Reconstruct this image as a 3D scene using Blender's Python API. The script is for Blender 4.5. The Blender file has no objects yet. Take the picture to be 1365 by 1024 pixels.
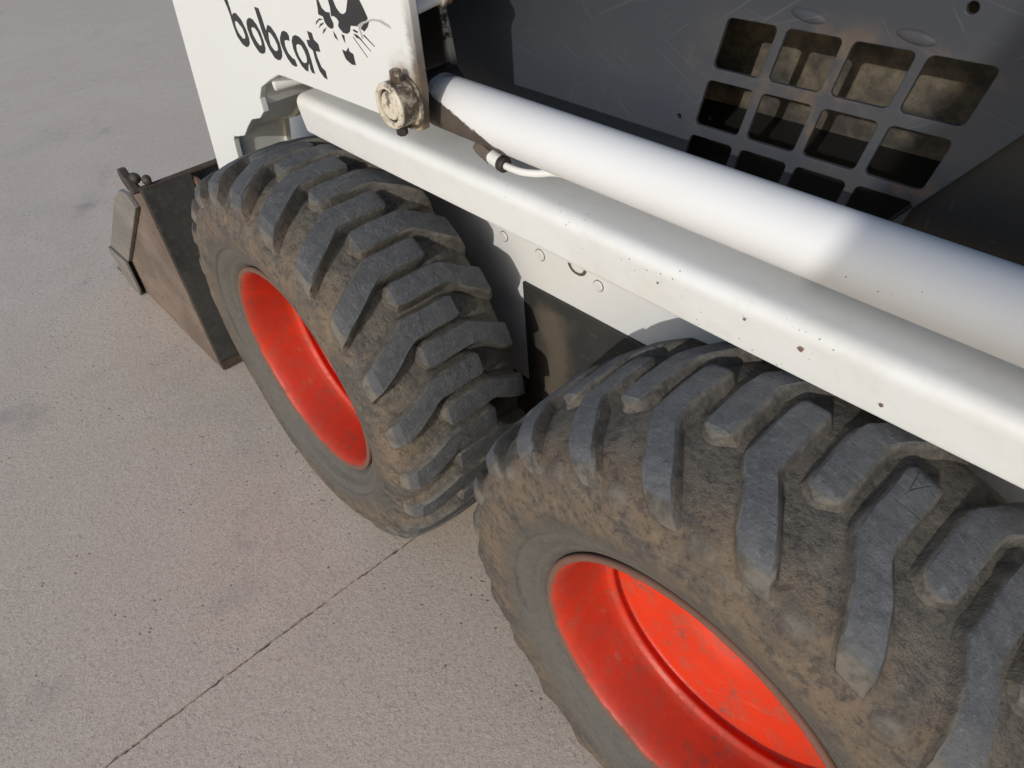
import bpy, bmesh, math, random
from mathutils import Vector, Matrix
R = math.radians
random.seed(7)
scene = bpy.context.scene
COL = scene.collection

# ---------------------------------------------------------------- camera
cam_d = bpy.data.cameras.new('camera')
cam_d.sensor_width = 36.0
cam_d.lens = 952.07 / 1365 * 36.0
cam_d.clip_start = 0.02
cam_d.clip_end = 400
cam = bpy.data.objects.new('camera', cam_d)
COL.objects.link(cam)
rot = Matrix(((0.67231, -0.45693, 0.58242), (0.73643, 0.49287, -0.46341), (-0.07531, 0.74047, 0.66786)))
cam.matrix_world = Matrix.Translation((0.1903, -0.3552, 1.2545)) @ rot.to_4x4()
scene.camera = cam

# ---------------------------------------------------------------- light
SUN = Vector((0.38, -1.0, 0.44)).normalized()          # towards the sun
elev = math.asin(SUN.z)
azim = math.atan2(SUN.x, SUN.y)
world = bpy.data.worlds.new('World')
scene.world = world
world.use_nodes = True
wn = world.node_tree
wn.nodes.clear()
sky = wn.nodes.new('ShaderNodeTexSky')
sky.sky_type = 'NISHITA'
sky.sun_disc = False
sky.sun_elevation = elev
sky.sun_rotation = azim
sky.air_density = 1.0
sky.dust_density = 1.1
sky.ozone_density = 1.2
bgn = wn.nodes.new('ShaderNodeBackground')
bgn.inputs['Strength'].default_value = 0.15
won = wn.nodes.new('ShaderNodeOutputWorld')
wn.links.new(sky.outputs[0], bgn.inputs[0])
wn.links.new(bgn.outputs[0], won.inputs[0])
sun_d = bpy.data.lights.new('sun', 'SUN')
sun_d.energy = 2.1
sun_d.angle = R(0.55)
sun_d.color = (1.0, 0.955, 0.895)
sun = bpy.data.objects.new('sun', sun_d)
sun.rotation_euler = SUN.to_track_quat('Z', 'Y').to_euler()
sun.location = SUN * 20
COL.objects.link(sun)
scene.view_settings.view_transform = 'Standard'
scene.view_settings.look = 'None'
scene.view_settings.exposure = 0.13
scene.view_settings.gamma = 1.0
scene.view_settings.use_curve_mapping = False
try:
    scene.render.engine = 'CYCLES'
    scene.cycles.caustics_reflective = False
except Exception:
    pass

# ---------------------------------------------------------------- lettering outlines on the arm plate (x, z in metres)
LETTERS = {
'b1':[[(-1.0353,0.998),(-1.0304,0.9912),(-1.032,0.9872),(-1.0313,0.976),(-1.0322,0.9644),(-1.0254,0.9696),(-1.0144,0.9708),(-1.0017,0.9632),(-0.9946,0.9508),(-0.9927,0.9376),(-0.9958,0.9292),(-1.0048,0.9229),(-1.0139,0.9205),(-1.0261,0.923),(-1.0376,0.9332),(-1.0403,0.9486),(-1.0395,0.9653),(-1.042,0.9774),(-1.0452,0.9855),(-1.0458,0.9967)],[(-1.0282,0.9573),(-1.0195,0.9576),(-1.0067,0.9499),(-1.0047,0.9399),(-1.0083,0.9342),(-1.0178,0.9332),(-1.0274,0.9394),(-1.0316,0.949)]],
'o1':[[(-0.9845,0.9619),(-0.9783,0.9675),(-0.9694,0.9707),(-0.9587,0.9704),(-0.9499,0.9643),(-0.9432,0.9551),(-0.9409,0.9423),(-0.9421,0.9306),(-0.9478,0.9238),(-0.9576,0.9201),(-0.9687,0.9201),(-0.9789,0.9281),(-0.986,0.9406),(-0.988,0.9519)],[(-0.9737,0.955),(-0.9673,0.9579),(-0.959,0.9573),(-0.9535,0.9525),(-0.9502,0.9445),(-0.9503,0.9378),(-0.9532,0.9335),(-0.9606,0.9322),(-0.9679,0.9378),(-0.9739,0.9464)]],
'b2':[[(-0.9396,0.9901),(-0.9261,0.9901),(-0.9236,0.9783),(-0.923,0.9684),(-0.9222,0.9594),(-0.9114,0.9696),(-0.902,0.9689),(-0.8918,0.9605),(-0.8864,0.9495),(-0.8861,0.9366),(-0.8902,0.9284),(-0.8989,0.922),(-0.9076,0.92),(-0.9181,0.9214),(-0.9283,0.932),(-0.9347,0.9452),(-0.9373,0.9607),(-0.9385,0.978)],[(-0.9149,0.9596),(-0.9077,0.958),(-0.8997,0.951),(-0.8963,0.9432),(-0.8978,0.9374),(-0.9044,0.9334),(-0.9124,0.9339),(-0.9195,0.9393),(-0.9199,0.9486)]],
'c1':[[(-0.8809,0.9559),(-0.8707,0.9662),(-0.8626,0.9693),(-0.8534,0.9685),(-0.8494,0.9647),(-0.8518,0.9571),(-0.8602,0.9568),(-0.868,0.9548),(-0.8704,0.9467),(-0.8671,0.9381),(-0.8573,0.9325),(-0.85,0.9316),(-0.8477,0.9231),(-0.8535,0.9205),(-0.8646,0.9218),(-0.8742,0.9294),(-0.8813,0.9412),(-0.8834,0.9491)]],
'a1':[[(-0.8445,0.9584),(-0.8377,0.9657),(-0.8283,0.969),(-0.8176,0.9681),(-0.8075,0.9628),(-0.801,0.9543),(-0.7986,0.9414),(-0.7976,0.9217),(-0.8059,0.9216),(-0.8083,0.9269),(-0.8068,0.9349),(-0.812,0.9299),(-0.8161,0.9214),(-0.8235,0.9209),(-0.8331,0.9259),(-0.8423,0.9371),(-0.8462,0.9473)],[(-0.8341,0.9539),(-0.8273,0.9572),(-0.8183,0.9566),(-0.8127,0.9496),(-0.8108,0.9428),(-0.8129,0.9352),(-0.8203,0.932),(-0.8276,0.9324),(-0.8338,0.9386),(-0.8364,0.9463)]],
't1':[[(-0.7891,0.9804),(-0.777,0.9798),(-0.7759,0.9715),(-0.7658,0.9673),(-0.7656,0.957),(-0.7785,0.956),(-0.7776,0.947),(-0.7726,0.9356),(-0.7637,0.932),(-0.7637,0.9207),(-0.7716,0.9214),(-0.7814,0.9285),(-0.7855,0.9421),(-0.7861,0.9552),(-0.7965,0.9594),(-0.7975,0.9679),(-0.7881,0.9686)]],
}
EMBLEM = [[(-0.7422,1.0343),(-0.7366,1.0259),(-0.7327,1.0171),(-0.7246,1.0135),(-0.7145,1.0142),(-0.7152,1.0094),(-0.7108,1.0014),(-0.7131,0.9963),(-0.7192,0.9938),(-0.7268,0.995),(-0.7329,0.9997),(-0.7345,1.0066),(-0.7458,1.0074),(-0.7433,1.0156),(-0.7417,1.0267),(-0.7447,1.034)],[(-0.7122,1.0381),(-0.6995,1.0396),(-0.6989,1.0308),(-0.695,1.0223),(-0.6879,1.0172),(-0.6802,1.0171),(-0.6725,1.0209),(-0.6632,1.0354),(-0.6593,1.0446),(-0.6394,1.0471),(-0.6354,1.0391),(-0.63,1.0312),(-0.6241,1.0204),(-0.628,1.0177),(-0.6415,1.0127),(-0.6526,1.0072),(-0.6683,1.0056),(-0.673,0.9979),(-0.6809,0.9939),(-0.6904,0.9936),(-0.698,0.9979),(-0.6999,1.0007),(-0.696,1.006),(-0.6992,1.0094),(-0.7063,1.0112),(-0.7127,1.0098),(-0.7101,1.0202),(-0.7113,1.0292)],[(-0.6456,1.0061),(-0.6356,1.0128),(-0.6226,1.017),(-0.628,1.0103),(-0.6378,1.0035)],[(-0.7601,0.9924),(-0.7556,0.9979),(-0.7445,1.0031),(-0.7371,1.0026),(-0.7478,0.9999)],[(-0.7538,0.9892),(-0.7463,0.9961),(-0.7361,0.9992),(-0.7395,0.9963),(-0.7458,0.9937)],[(-0.7468,0.9833),(-0.7411,0.9896),(-0.7314,0.9938),(-0.7387,0.9875)],[(-0.7158,0.9919),(-0.7109,0.9871),(-0.7086,0.9814),(-0.7159,0.9847)],[(-0.6963,0.9911),(-0.6895,0.9906),(-0.6911,0.9811),(-0.6945,0.9858)],[(-0.6635,1.0025),(-0.6536,1.001),(-0.6553,0.9989),(-0.6646,0.9999)],[(-0.6659,0.9967),(-0.6568,0.9966),(-0.648,0.9924),(-0.6599,0.9927)],[(-0.6691,0.9926),(-0.6666,0.9921),(-0.6418,0.9722),(-0.6436,0.9722)],[(-0.6531,0.9925),(-0.6507,0.9932),(-0.6309,0.9814),(-0.6329,0.9816)],[(-0.643,0.9984),(-0.6402,0.9995),(-0.6197,0.9892),(-0.622,0.9891)],[(-0.7033,0.9713),(-0.6941,0.9705),(-0.6856,0.9769),(-0.6855,0.972),(-0.6767,0.9704),(-0.6761,0.9566),(-0.686,0.9555),(-0.6987,0.9598),(-0.7012,0.9651)]]
SCRATCH = [[(-0.6503,1.0091),(-0.6378,1.0147),(-0.6123,1.0219),(-0.5953,1.023),(-0.5801,1.0198),(-0.5758,1.0166),(-0.5836,1.0174),(-0.599,1.0202),(-0.6131,1.0196),(-0.6354,1.0135),(-0.6469,1.0066),(-0.6431,0.995),(-0.6464,0.9942)]]

# ---------------------------------------------------------------- node helper
class NT:
    def __init__(self, name):
        self.m = bpy.data.materials.new(name)
        self.m.use_nodes = True
        self.t = self.m.node_tree
        self.b = self.t.nodes['Principled BSDF']
        tc = self.t.nodes.new('ShaderNodeTexCoord')
        self.co = tc.outputs['Object']
    def n(self, kind, **kw):
        nd = self.t.nodes.new(kind)
        for k, v in kw.items():
            setattr(nd, k, v)
        return nd
    def put(self, sock, v):
        if v is None:
            return
        if hasattr(v, 'is_output'):
            self.t.links.new(v, sock)
        else:
            if isinstance(v, (tuple, list)) and len(v) == 3 and sock.type == 'RGBA':
                v = (*v, 1)
            sock.default_value = v
    def noise(self, scale, detail=4, rough=.55, co=None, dist=0):
        nd = self.n('ShaderNodeTexNoise')
        self.put(nd.inputs['Vector'], co or self.co)
        nd.inputs['Scale'].default_value = scale
        nd.inputs['Detail'].default_value = detail
        nd.inputs['Roughness'].default_value = rough
        nd.inputs['Distortion'].default_value = dist
        return nd.outputs['Fac']
    def voro(self, scale, feature='F1', co=None, out='Distance'):
        nd = self.n('ShaderNodeTexVoronoi', feature=feature)
        self.put(nd.inputs['Vector'], co or self.co)
        nd.inputs['Scale'].default_value = scale
        return nd.outputs[out]
    def mapping(self, scale=(1, 1, 1), rot=(0, 0, 0), loc=(0, 0, 0), co=None):
        nd = self.n('ShaderNodeMapping')
        self.put(nd.inputs['Vector'], co or self.co)
        nd.inputs['Scale'].default_value = scale
        nd.inputs['Rotation'].default_value = rot
        nd.inputs['Location'].default_value = loc
        return nd.outputs[0]
    def step(self, v, lo, hi, a=0., b=1.):
        nd = self.n('ShaderNodeMapRange')
        nd.interpolation_type = 'SMOOTHSTEP'
        self.put(nd.inputs['Value'], v)
        nd.inputs['From Min'].default_value = lo
        nd.inputs['From Max'].default_value = hi
        nd.inputs['To Min'].default_value = a
        nd.inputs['To Max'].default_value = b
        return nd.outputs[0]
    def math(self, op, a, b=0.):
        nd = self.n('ShaderNodeMath', operation=op)
        self.put(nd.inputs[0], a)
        self.put(nd.inputs[1], b)
        return nd.outputs[0]
    def mul(self, *v):
        o = v[0]
        for k in v[1:]:
            o = self.math('MULTIPLY', o, k)
        return o
    def mix(self, f, a, b):
        nd = self.n('ShaderNodeMix', data_type='RGBA')
        self.put(nd.inputs[0], f)
        self.put(nd.inputs[6], a)
        self.put(nd.inputs[7], b)
        return nd.outputs[2]
    def xyz(self, co=None):
        nd = self.n('ShaderNodeSeparateXYZ')
        self.put(nd.inputs[0], co or self.co)
        return nd.outputs
    def attr(self, name):
        nd = self.n('ShaderNodeAttribute', attribute_name=name)
        return nd.outputs['Fac']
    def bump(self, h, strength=.4, dist=.002, prev=None):
        nd = self.n('ShaderNodeBump')
        self.put(nd.inputs['Height'], h)
        nd.inputs['Strength'].default_value = strength
        nd.inputs['Distance'].default_value = dist
        if prev is not None:
            self.put(nd.inputs['Normal'], prev)
        return nd.outputs[0]
    def done(self, col, rough=.5, metal=0., normal=None, spec=None):
        self.put(self.b.inputs['Base Color'], col)
        self.put(self.b.inputs['Roughness'], rough)
        self.put(self.b.inputs['Metallic'], metal)
        if normal is not None:
            self.put(self.b.inputs['Normal'], normal)
        if spec is not None:
            self.put(self.b.inputs['Specular IOR Level'], spec)
        return self.m

M = {}

def m_concrete():
    g = NT('concrete')
    rc = g.mapping(rot=(.6, .45, .8))
    big = g.noise(.55, 3, co=rc)
    mid = g.noise(4.5, 5, .65, co=rc)
    warp = g.n('ShaderNodeMix', data_type='VECTOR')
    nz = g.n('ShaderNodeTexNoise')
    g.put(nz.inputs['Vector'], rc)
    nz.inputs['Scale'].default_value = 35
    nz.inputs['Detail'].default_value = 3
    warp.inputs[0].default_value = .006
    g.put(warp.inputs[4], rc)
    g.put(warp.inputs[5], nz.outputs['Color'])
    wv = warp.outputs[1]
    grain = g.voro(300, co=wv)
    stones = g.noise(75, 3, .6, co=rc)
    tone = g.voro(260, co=wv, out='Color')
    fine = g.noise(140, 4, .75, co=wv)
    c = g.mix(g.step(big, .3, .7), (.515, .430, .348), (.575, .484, .392))
    c = g.mix(g.step(mid, .35, .7), c, (.535, .443, .356))
    c = g.mix(g.mul(g.step(g.noise(1.7, 6, .65, co=rc, dist=.4), .54, .72), .55), c, (.430, .374, .312))
    c = g.mix(g.mul(g.step(g.noise(2.6, 4, .55, co=rc), .60, .74), .35), c, (.62, .542, .450))
    c = g.mix(g.step(fine, .30, .60, .42, 0), c, (.29, .23, .185))
    c = g.mix(g.step(fine, .56, .78, 0, .5), c, (.66, .585, .51))
    sep = g.n('ShaderNodeSeparateColor')
    g.put(sep.inputs[0], tone)
    c = g.mix(g.step(sep.outputs[0], .82, .95, 0, .30), c, (.62, .55, .48))
    c = g.mix(g.step(sep.outputs[1], .86, .97, 0, .35), c, (.22, .18, .155))
    pits = g.mul(g.step(g.voro(42, co=wv), .15, .07), g.step(g.noise(6, 3, co=rc), .46, .58))
    c = g.mix(g.mul(pits, .75), c, (.13, .11, .092))
    stain = g.mul(g.step(g.noise(3.1, 5, .6, co=g.mapping(loc=(3.1, .7, 0), rot=(.6, .45, .8))), .60, .78), .62)
    c = g.mix(stain, c, (.235, .212, .205))
    h = g.math('ADD', g.mul(fine, 1.1), g.math('ADD', g.mul(stones, .7), g.mul(grain, .35)))
    h = g.math('SUBTRACT', h, g.mul(pits, .9))
    return g.done(c, .9, normal=g.bump(h, .38, .0024), spec=.25)
M['concrete'] = m_concrete()

def m_joint():
    g = NT('joint_dirt')
    c = g.mix(g.noise(60, 4), (.045, .040, .034), (.12, .105, .085))
    return g.done(c, .95, normal=g.bump(g.noise(200), .5, .002))
M['joint'] = m_joint()

def m_white(name, grime=.12, grimecol=(.50, .45, .36), chips=.68, stainscale=5.):
    g = NT(name)
    n1 = g.noise(stainscale, 5, .6)
    c = g.mix(g.step(n1, .40, .75, 0, grime * 1.6), (.660, .668, .660), grimecol)
    c = g.mix(g.step(g.noise(45, 4, .7), .55, .8, 0, grime), c, grimecol)
    sp = g.mul(g.step(g.voro(95), .115, .06), g.step(g.noise(7, 2), .5, .62))
    c = g.mix(g.mul(sp, chips), c, (.10, .085, .07))
    scr = g.noise(16, 2, .5, co=g.mapping(scale=(1.5, 8, 30), rot=(.2, .3, .1)))
    c = g.mix(g.mul(g.step(scr, .73, .78), .25), c, (.45, .42, .38))
    h = g.math('SUBTRACT', g.noise(300, 2), g.mul(sp, 1.0))
    h2 = g.noise(9, 2)
    return g.done(c, g.step(n1, .3, .8, .33, .50), normal=g.bump(h, .06, .001, g.bump(h2, .06, .02)), spec=.45)
M['white'] = m_white('white_paint')
def m_arm():
    g = NT('white_paint_arm')
    x, y, z = g.xyz()
    n1 = g.noise(22, 7, .72)
    n2 = g.noise(4, 4)
    c = g.mix(g.step(n2, .45, .8, 0, .10), (.635, .648, .642), (.50, .47, .42))
    sp = g.mul(g.step(g.voro(60), .05, .02), g.step(g.noise(6, 2), .5, .6))
    c = g.mix(g.mul(sp, .6), c, (.25, .22, .19))
    dx = g.math('SUBTRACT', x, -.556)
    dz = g.math('SUBTRACT', z, .920)
    dd = g.math('SQRT', g.math('ADD', g.mul(dx, dx), g.mul(dz, dz, .55)))
    near = g.step(g.math('ADD', dd, g.mul(g.math('SUBTRACT', n1, .5), .085)), .060, .022)
    c = g.mix(g.mul(near, .8), c, g.mix(n1, (.36, .26, .16), (.20, .125, .07)))
    ed = g.step(g.math('ADD', g.math('ADD', x, g.mul(z, -.04)), g.mul(g.math('SUBTRACT', n1, .5), .045)), -.592, -.578)
    ed = g.mul(ed, g.step(z, 1.10, .97), g.step(x, .2, -.2))
    c = g.mix(g.mul(ed, .9), c, g.mix(g.noise(80, 4), (.025, .019, .015), (.14, .09, .055)))
    return g.done(c, .38, normal=g.bump(n1, .05, .002), spec=.45)
M['white_arm'] = m_arm()
M['white_ledge'] = m_white('white_paint_ledge', .20, (.42, .37, .28), chips=.9, stainscale=8.)

def m_cyl():
    g = NT('cylinder_paint')
    x, y, z = g.xyz()
    jag = g.noise(55, 4, .6)
    # flaked-off paint on the underside near the front end
    u = g.math('ADD', g.mul(y, .6), g.mul(z, .8))
    lim = g.math('ADD', g.step(x, -.66, -.36, .013, -.0415), g.mul(g.math('SUBTRACT', jag, .5), .013))
    peel = g.mul(g.step(g.math('SUBTRACT', u, lim), .0004, -.0004), g.step(x, -.415, -.435))
    edge = g.mul(g.step(g.math('SUBTRACT', u, lim), .0016, .0002), g.step(x, -.415, -.435))
    c = g.mix(g.step(g.noise(6, 5), .45, .8, 0, .18), (.655, .662, .668), (.50, .47, .42))
    streak = g.noise(5, 4, .6, co=g.mapping(scale=(3, 22, 22)))
    c = g.mix(g.step(streak, .58, .74, 0, .14), c, (.56, .50, .42))
    sp = g.mul(g.step(g.voro(60), .07, .03), g.step(g.noise(5, 2), .5, .6))
    c = g.mix(g.mul(sp, .8), c, (.12, .10, .09))
    rs = g.mul(g.step(x, -.545, -.58), g.step(g.noise(40, 5, .7), .46, .60))
    c = g.mix(rs, c, (.24, .13, .06))
    c = g.mix(edge, c, (.30, .27, .24))
    pc = g.mix(g.step(g.noise(30, 4), .4, .7), (.072, .062, .055), (.110, .082, .062))
    c = g.mix(peel, c, pc)
    h = g.math('SUBTRACT', g.mul(g.noise(120, 2), .15), peel)
    return g.done(c, g.math('ADD', .46, g.mul(peel, .3)), normal=g.bump(h, .5, .0007, g.bump(g.noise(7, 2), .05, .02)), spec=.3)
M['cyl'] = m_cyl()

def m_rusty_white(name, amt=.5, col=(.10, .065, .04), rel=.3):
    g = NT(name)
    n1 = g.noise(38, 6, .7)
    n2 = g.noise(120, 4, .7)
    f = g.step(n1, amt - .06, amt + .06)
    c = g.mix(f, (.60, .55, .46), g.mix(n2, col, tuple(v * 2.2 for v in col)))
    c = g.mix(g.step(g.noise(70, 5, .7), .58, .66), c, (.03, .024, .02))
    return g.done(c, .62, normal=g.bump(n1, rel, .0012))
M['rusty'] = m_rusty_white('chipped_rusty_paint', .50)
M['greasy'] = m_rusty_white('greasy_steel', .20, (.016, .013, .011))
def m_inner():
    g = NT('inner_arm_paint')
    x, y, z = g.xyz()
    n1 = g.noise(30, 6, .7)
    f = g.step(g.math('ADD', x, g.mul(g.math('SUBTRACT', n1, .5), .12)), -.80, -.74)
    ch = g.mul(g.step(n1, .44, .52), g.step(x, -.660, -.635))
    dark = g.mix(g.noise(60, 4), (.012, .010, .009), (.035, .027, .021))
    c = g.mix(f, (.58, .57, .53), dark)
    c = g.mix(g.mul(ch, g.step(x, -.632, -.624), g.step(z, .93, .96)), c, (.50, .44, .35))
    return g.done(c, .55, normal=g.bump(n1, .3, .002))
M['inner'] = m_inner()
def m_pin():
    g = NT('greasy_pin_paint')
    x, y, z = g.xyz()
    n1 = g.noise(55, 7, .72)
    n2 = g.noise(140, 5, .7)
    cream = g.mix(g.step(n2, .50, .66, 0, .75), (.56, .51, .41), (.22, .155, .095))
    cream = g.mix(g.step(n1, .56, .62, 0, .8), cream, (.045, .032, .023))
    flank = g.mix(g.step(n1, .36, .56), (.46, .40, .30), g.mix(n2, (.020, .015, .012), (.12, .078, .048)))
    f = g.step(g.math('ADD', y, g.mul(g.math('SUBTRACT', n1, .5), .006)), .0985, .1015)
    return g.done(g.mix(f, cream, flank), .5, normal=g.bump(n1, .25, .0008))
M['pin'] = m_pin()
M['rust'] = m_rusty_white('rust_brown', .18, (.10, .06, .04))

def m_black(name, base=(.040, .044, .051), dusty=.25, rough=.42):
    g = NT(name)
    n1 = g.noise(5, 5, .6)
    c = g.mix(g.step(n1, .45, .8, 0, dusty), base, (.13, .11, .09))
    scr = g.noise(9, 3, .6, co=g.mapping(scale=(2, 9, 26), rot=(0, .5, .2)))
    scr2 = g.noise(11, 2, .6, co=g.mapping(scale=(24, 9, 1.5), rot=(0, -.35, 0)))
    c = g.mix(g.mul(g.step(scr, .68, .74), .35), c, (.13, .135, .14))
    c = g.mix(g.mul(g.step(scr2, .70, .76), .3), c, (.12, .125, .13))
    h = g.noise(260, 2)
    return g.done(c, g.step(n1, .3, .8, rough, rough + .15), normal=g.bump(h, .08, .001), spec=.45)
M['black'] = m_black('black_panel_paint')
M['void'] = m_black('black_frame_paint', (.012, .012, .011), .1, .6)

def m_grille():
    g = NT('grille_panel_paint')
    x, y, z = g.xyz()
    n1 = g.noise(5, 5, .6)
    c = g.mix(g.step(n1, .45, .8, 0, .2), (.034, .039, .050), (.052, .053, .058))
    for (ro, lo, st) in ((.62, 1., 55), (.30, 4., 70), (-.85, 7., 60), (1.3, 9., 65), (-.25, 12., 80), (.45, 15., 60), (-.5, 18., 70)):
        rc = g.mapping(rot=(0, ro, 0), loc=(lo, 0, lo))
        scr = g.noise(1, 2, .5, co=g.mapping(scale=(5, 40, 5. * st), co=rc))
        gate = g.step(g.noise(7, 2, co=rc), .48, .56)
        c = g.mix(g.mul(g.step(scr, .665, .72), gate, .20), c, (.14, .145, .155))
    # dusty, slightly rusty bars around the openings
    gx = g.mul(g.step(x, -.325, -.285), g.step(x, .03, -.03))
    gz = g.step(z, 1.05, 1.01)
    d = g.mul(gx, gz, g.step(g.noise(16, 5, .65), .30, .62))
    c = g.mix(g.mul(d, .40), c, (.066, .062, .058))
    r = g.mul(gx, gz, g.step(g.noise(11, 4, .6, co=g.mapping(loc=(4, 2, 1))), .53, .66))
    c = g.mix(g.mul(r, .55), c, (.15, .10, .060))
    return g.done(c, g.step(n1, .3, .8, .56, .68), normal=g.bump(g.noise(260, 2), .1, .001), spec=.35)
M['grille'] = m_grille()

def m_dust():
    g = NT('dusty_radiator')
    n1 = g.noise(14, 6, .65)
    c = g.mix(g.step(n1, .38, .66), (.035, .032, .028), (.155, .128, .090))
    c = g.mix(g.step(g.noise(70, 4, .7), .52, .62, 0, .7), c, (.06, .055, .048))
    return g.done(c, .9, normal=g.bump(n1, .3, .004))
M['dust'] = m_dust()

def m_cover():
    g = NT('muddy_black_plate')
    x, y, z = g.xyz()
    n1 = g.noise(13, 5, .6)
    mud = g.mul(g.step(g.math('ADD', x, g.mul(g.math('SUBTRACT', n1, .5), .10)), -.605, -.560), g.step(g.math('ADD', x, g.mul(g.math('SUBTRACT', n1, .5), .12)), -.470, -.540), g.step(g.math('ADD', z, g.mul(g.math('SUBTRACT', n1, .5), .08)), .53, .50))
    c = g.mix(g.step(g.noise(6, 5), .45, .75, 0, .4), (.026, .027, .026), (.075, .066, .052))
    c = g.mix(g.mul(mud, .62), c, g.mix(g.noise(40, 6, .7), (.10, .082, .062), (.17, .135, .100)))
    scr = g.noise(10, 2, .5, co=g.mapping(scale=(2, 9, 20), rot=(0, .6, 0)))
    c = g.mix(g.mul(g.step(scr, .69, .72), .5), c, (.22, .20, .17))
    return g.done(c, .6, normal=g.bump(n1, .2, .002))
M['cover'] = m_cover()

def m_rim():
    g = NT('orange_rim_paint')
    x, y, z = g.xyz()
    rad = g.math('SQRT', g.math('ADD', g.mul(x, x), g.mul(z, z)))
    n1 = g.noise(13, 5, .65)
    c = g.mix(g.step(n1, .35, .7), (.60, .040, .012), (.54, .034, .011))
    # dirt film thicker towards the bead lip
    lip = g.step(g.math('ADD', rad, g.mul(g.math('SUBTRACT', g.noise(20, 5, .7), .5), .010)), .2128, .2146)
    dirt = g.step(g.noise(26, 8, .78), .46, .68, 0, .50)
    c = g.mix(dirt, c, (.24, .085, .05))
    scuff = g.mul(g.step(g.noise(17, 8, .78, co=g.mapping(loc=(1.3, 4, 2))), .57, .65), .75)
    c = g.mix(scuff, c, (.13, .075, .06))
    for (ro, lo) in ((.5, 3.), (-.9, 8.)):
        rc = g.mapping(rot=(0, ro, 0), loc=(lo, 0, lo))
        sc = g.noise(1, 2, .5, co=g.mapping(scale=(9, 60, 330), co=rc))
        c = g.mix(g.mul(g.step(sc, .67, .73), .25), c, (.60, .18, .12))
    arc = g.noise(7, 4, .7, co=g.mapping(scale=(1, 26, 1)))
    c = g.mix(g.step(arc, .60, .75, 0, .35), c, (.30, .07, .04))
    bar = g.mul(g.step(y, .112, .090), g.step(g.noise(9, 6, .7), .25, .65))
    c = g.mix(g.mul(bar, .55), c, (.25, .036, .022))
    c = g.mix(g.mul(lip, .9), c, g.mix(g.noise(30, 4), (.105, .060, .042), (.125, .100, .076)))
    return g.done(c, g.math('ADD', .46, g.math('ADD', g.mul(dirt, .6), g.mul(lip, .4))), normal=g.bump(g.noise(35, 4), .12, .002), spec=.38)
M['rim'] = m_rim()

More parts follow.
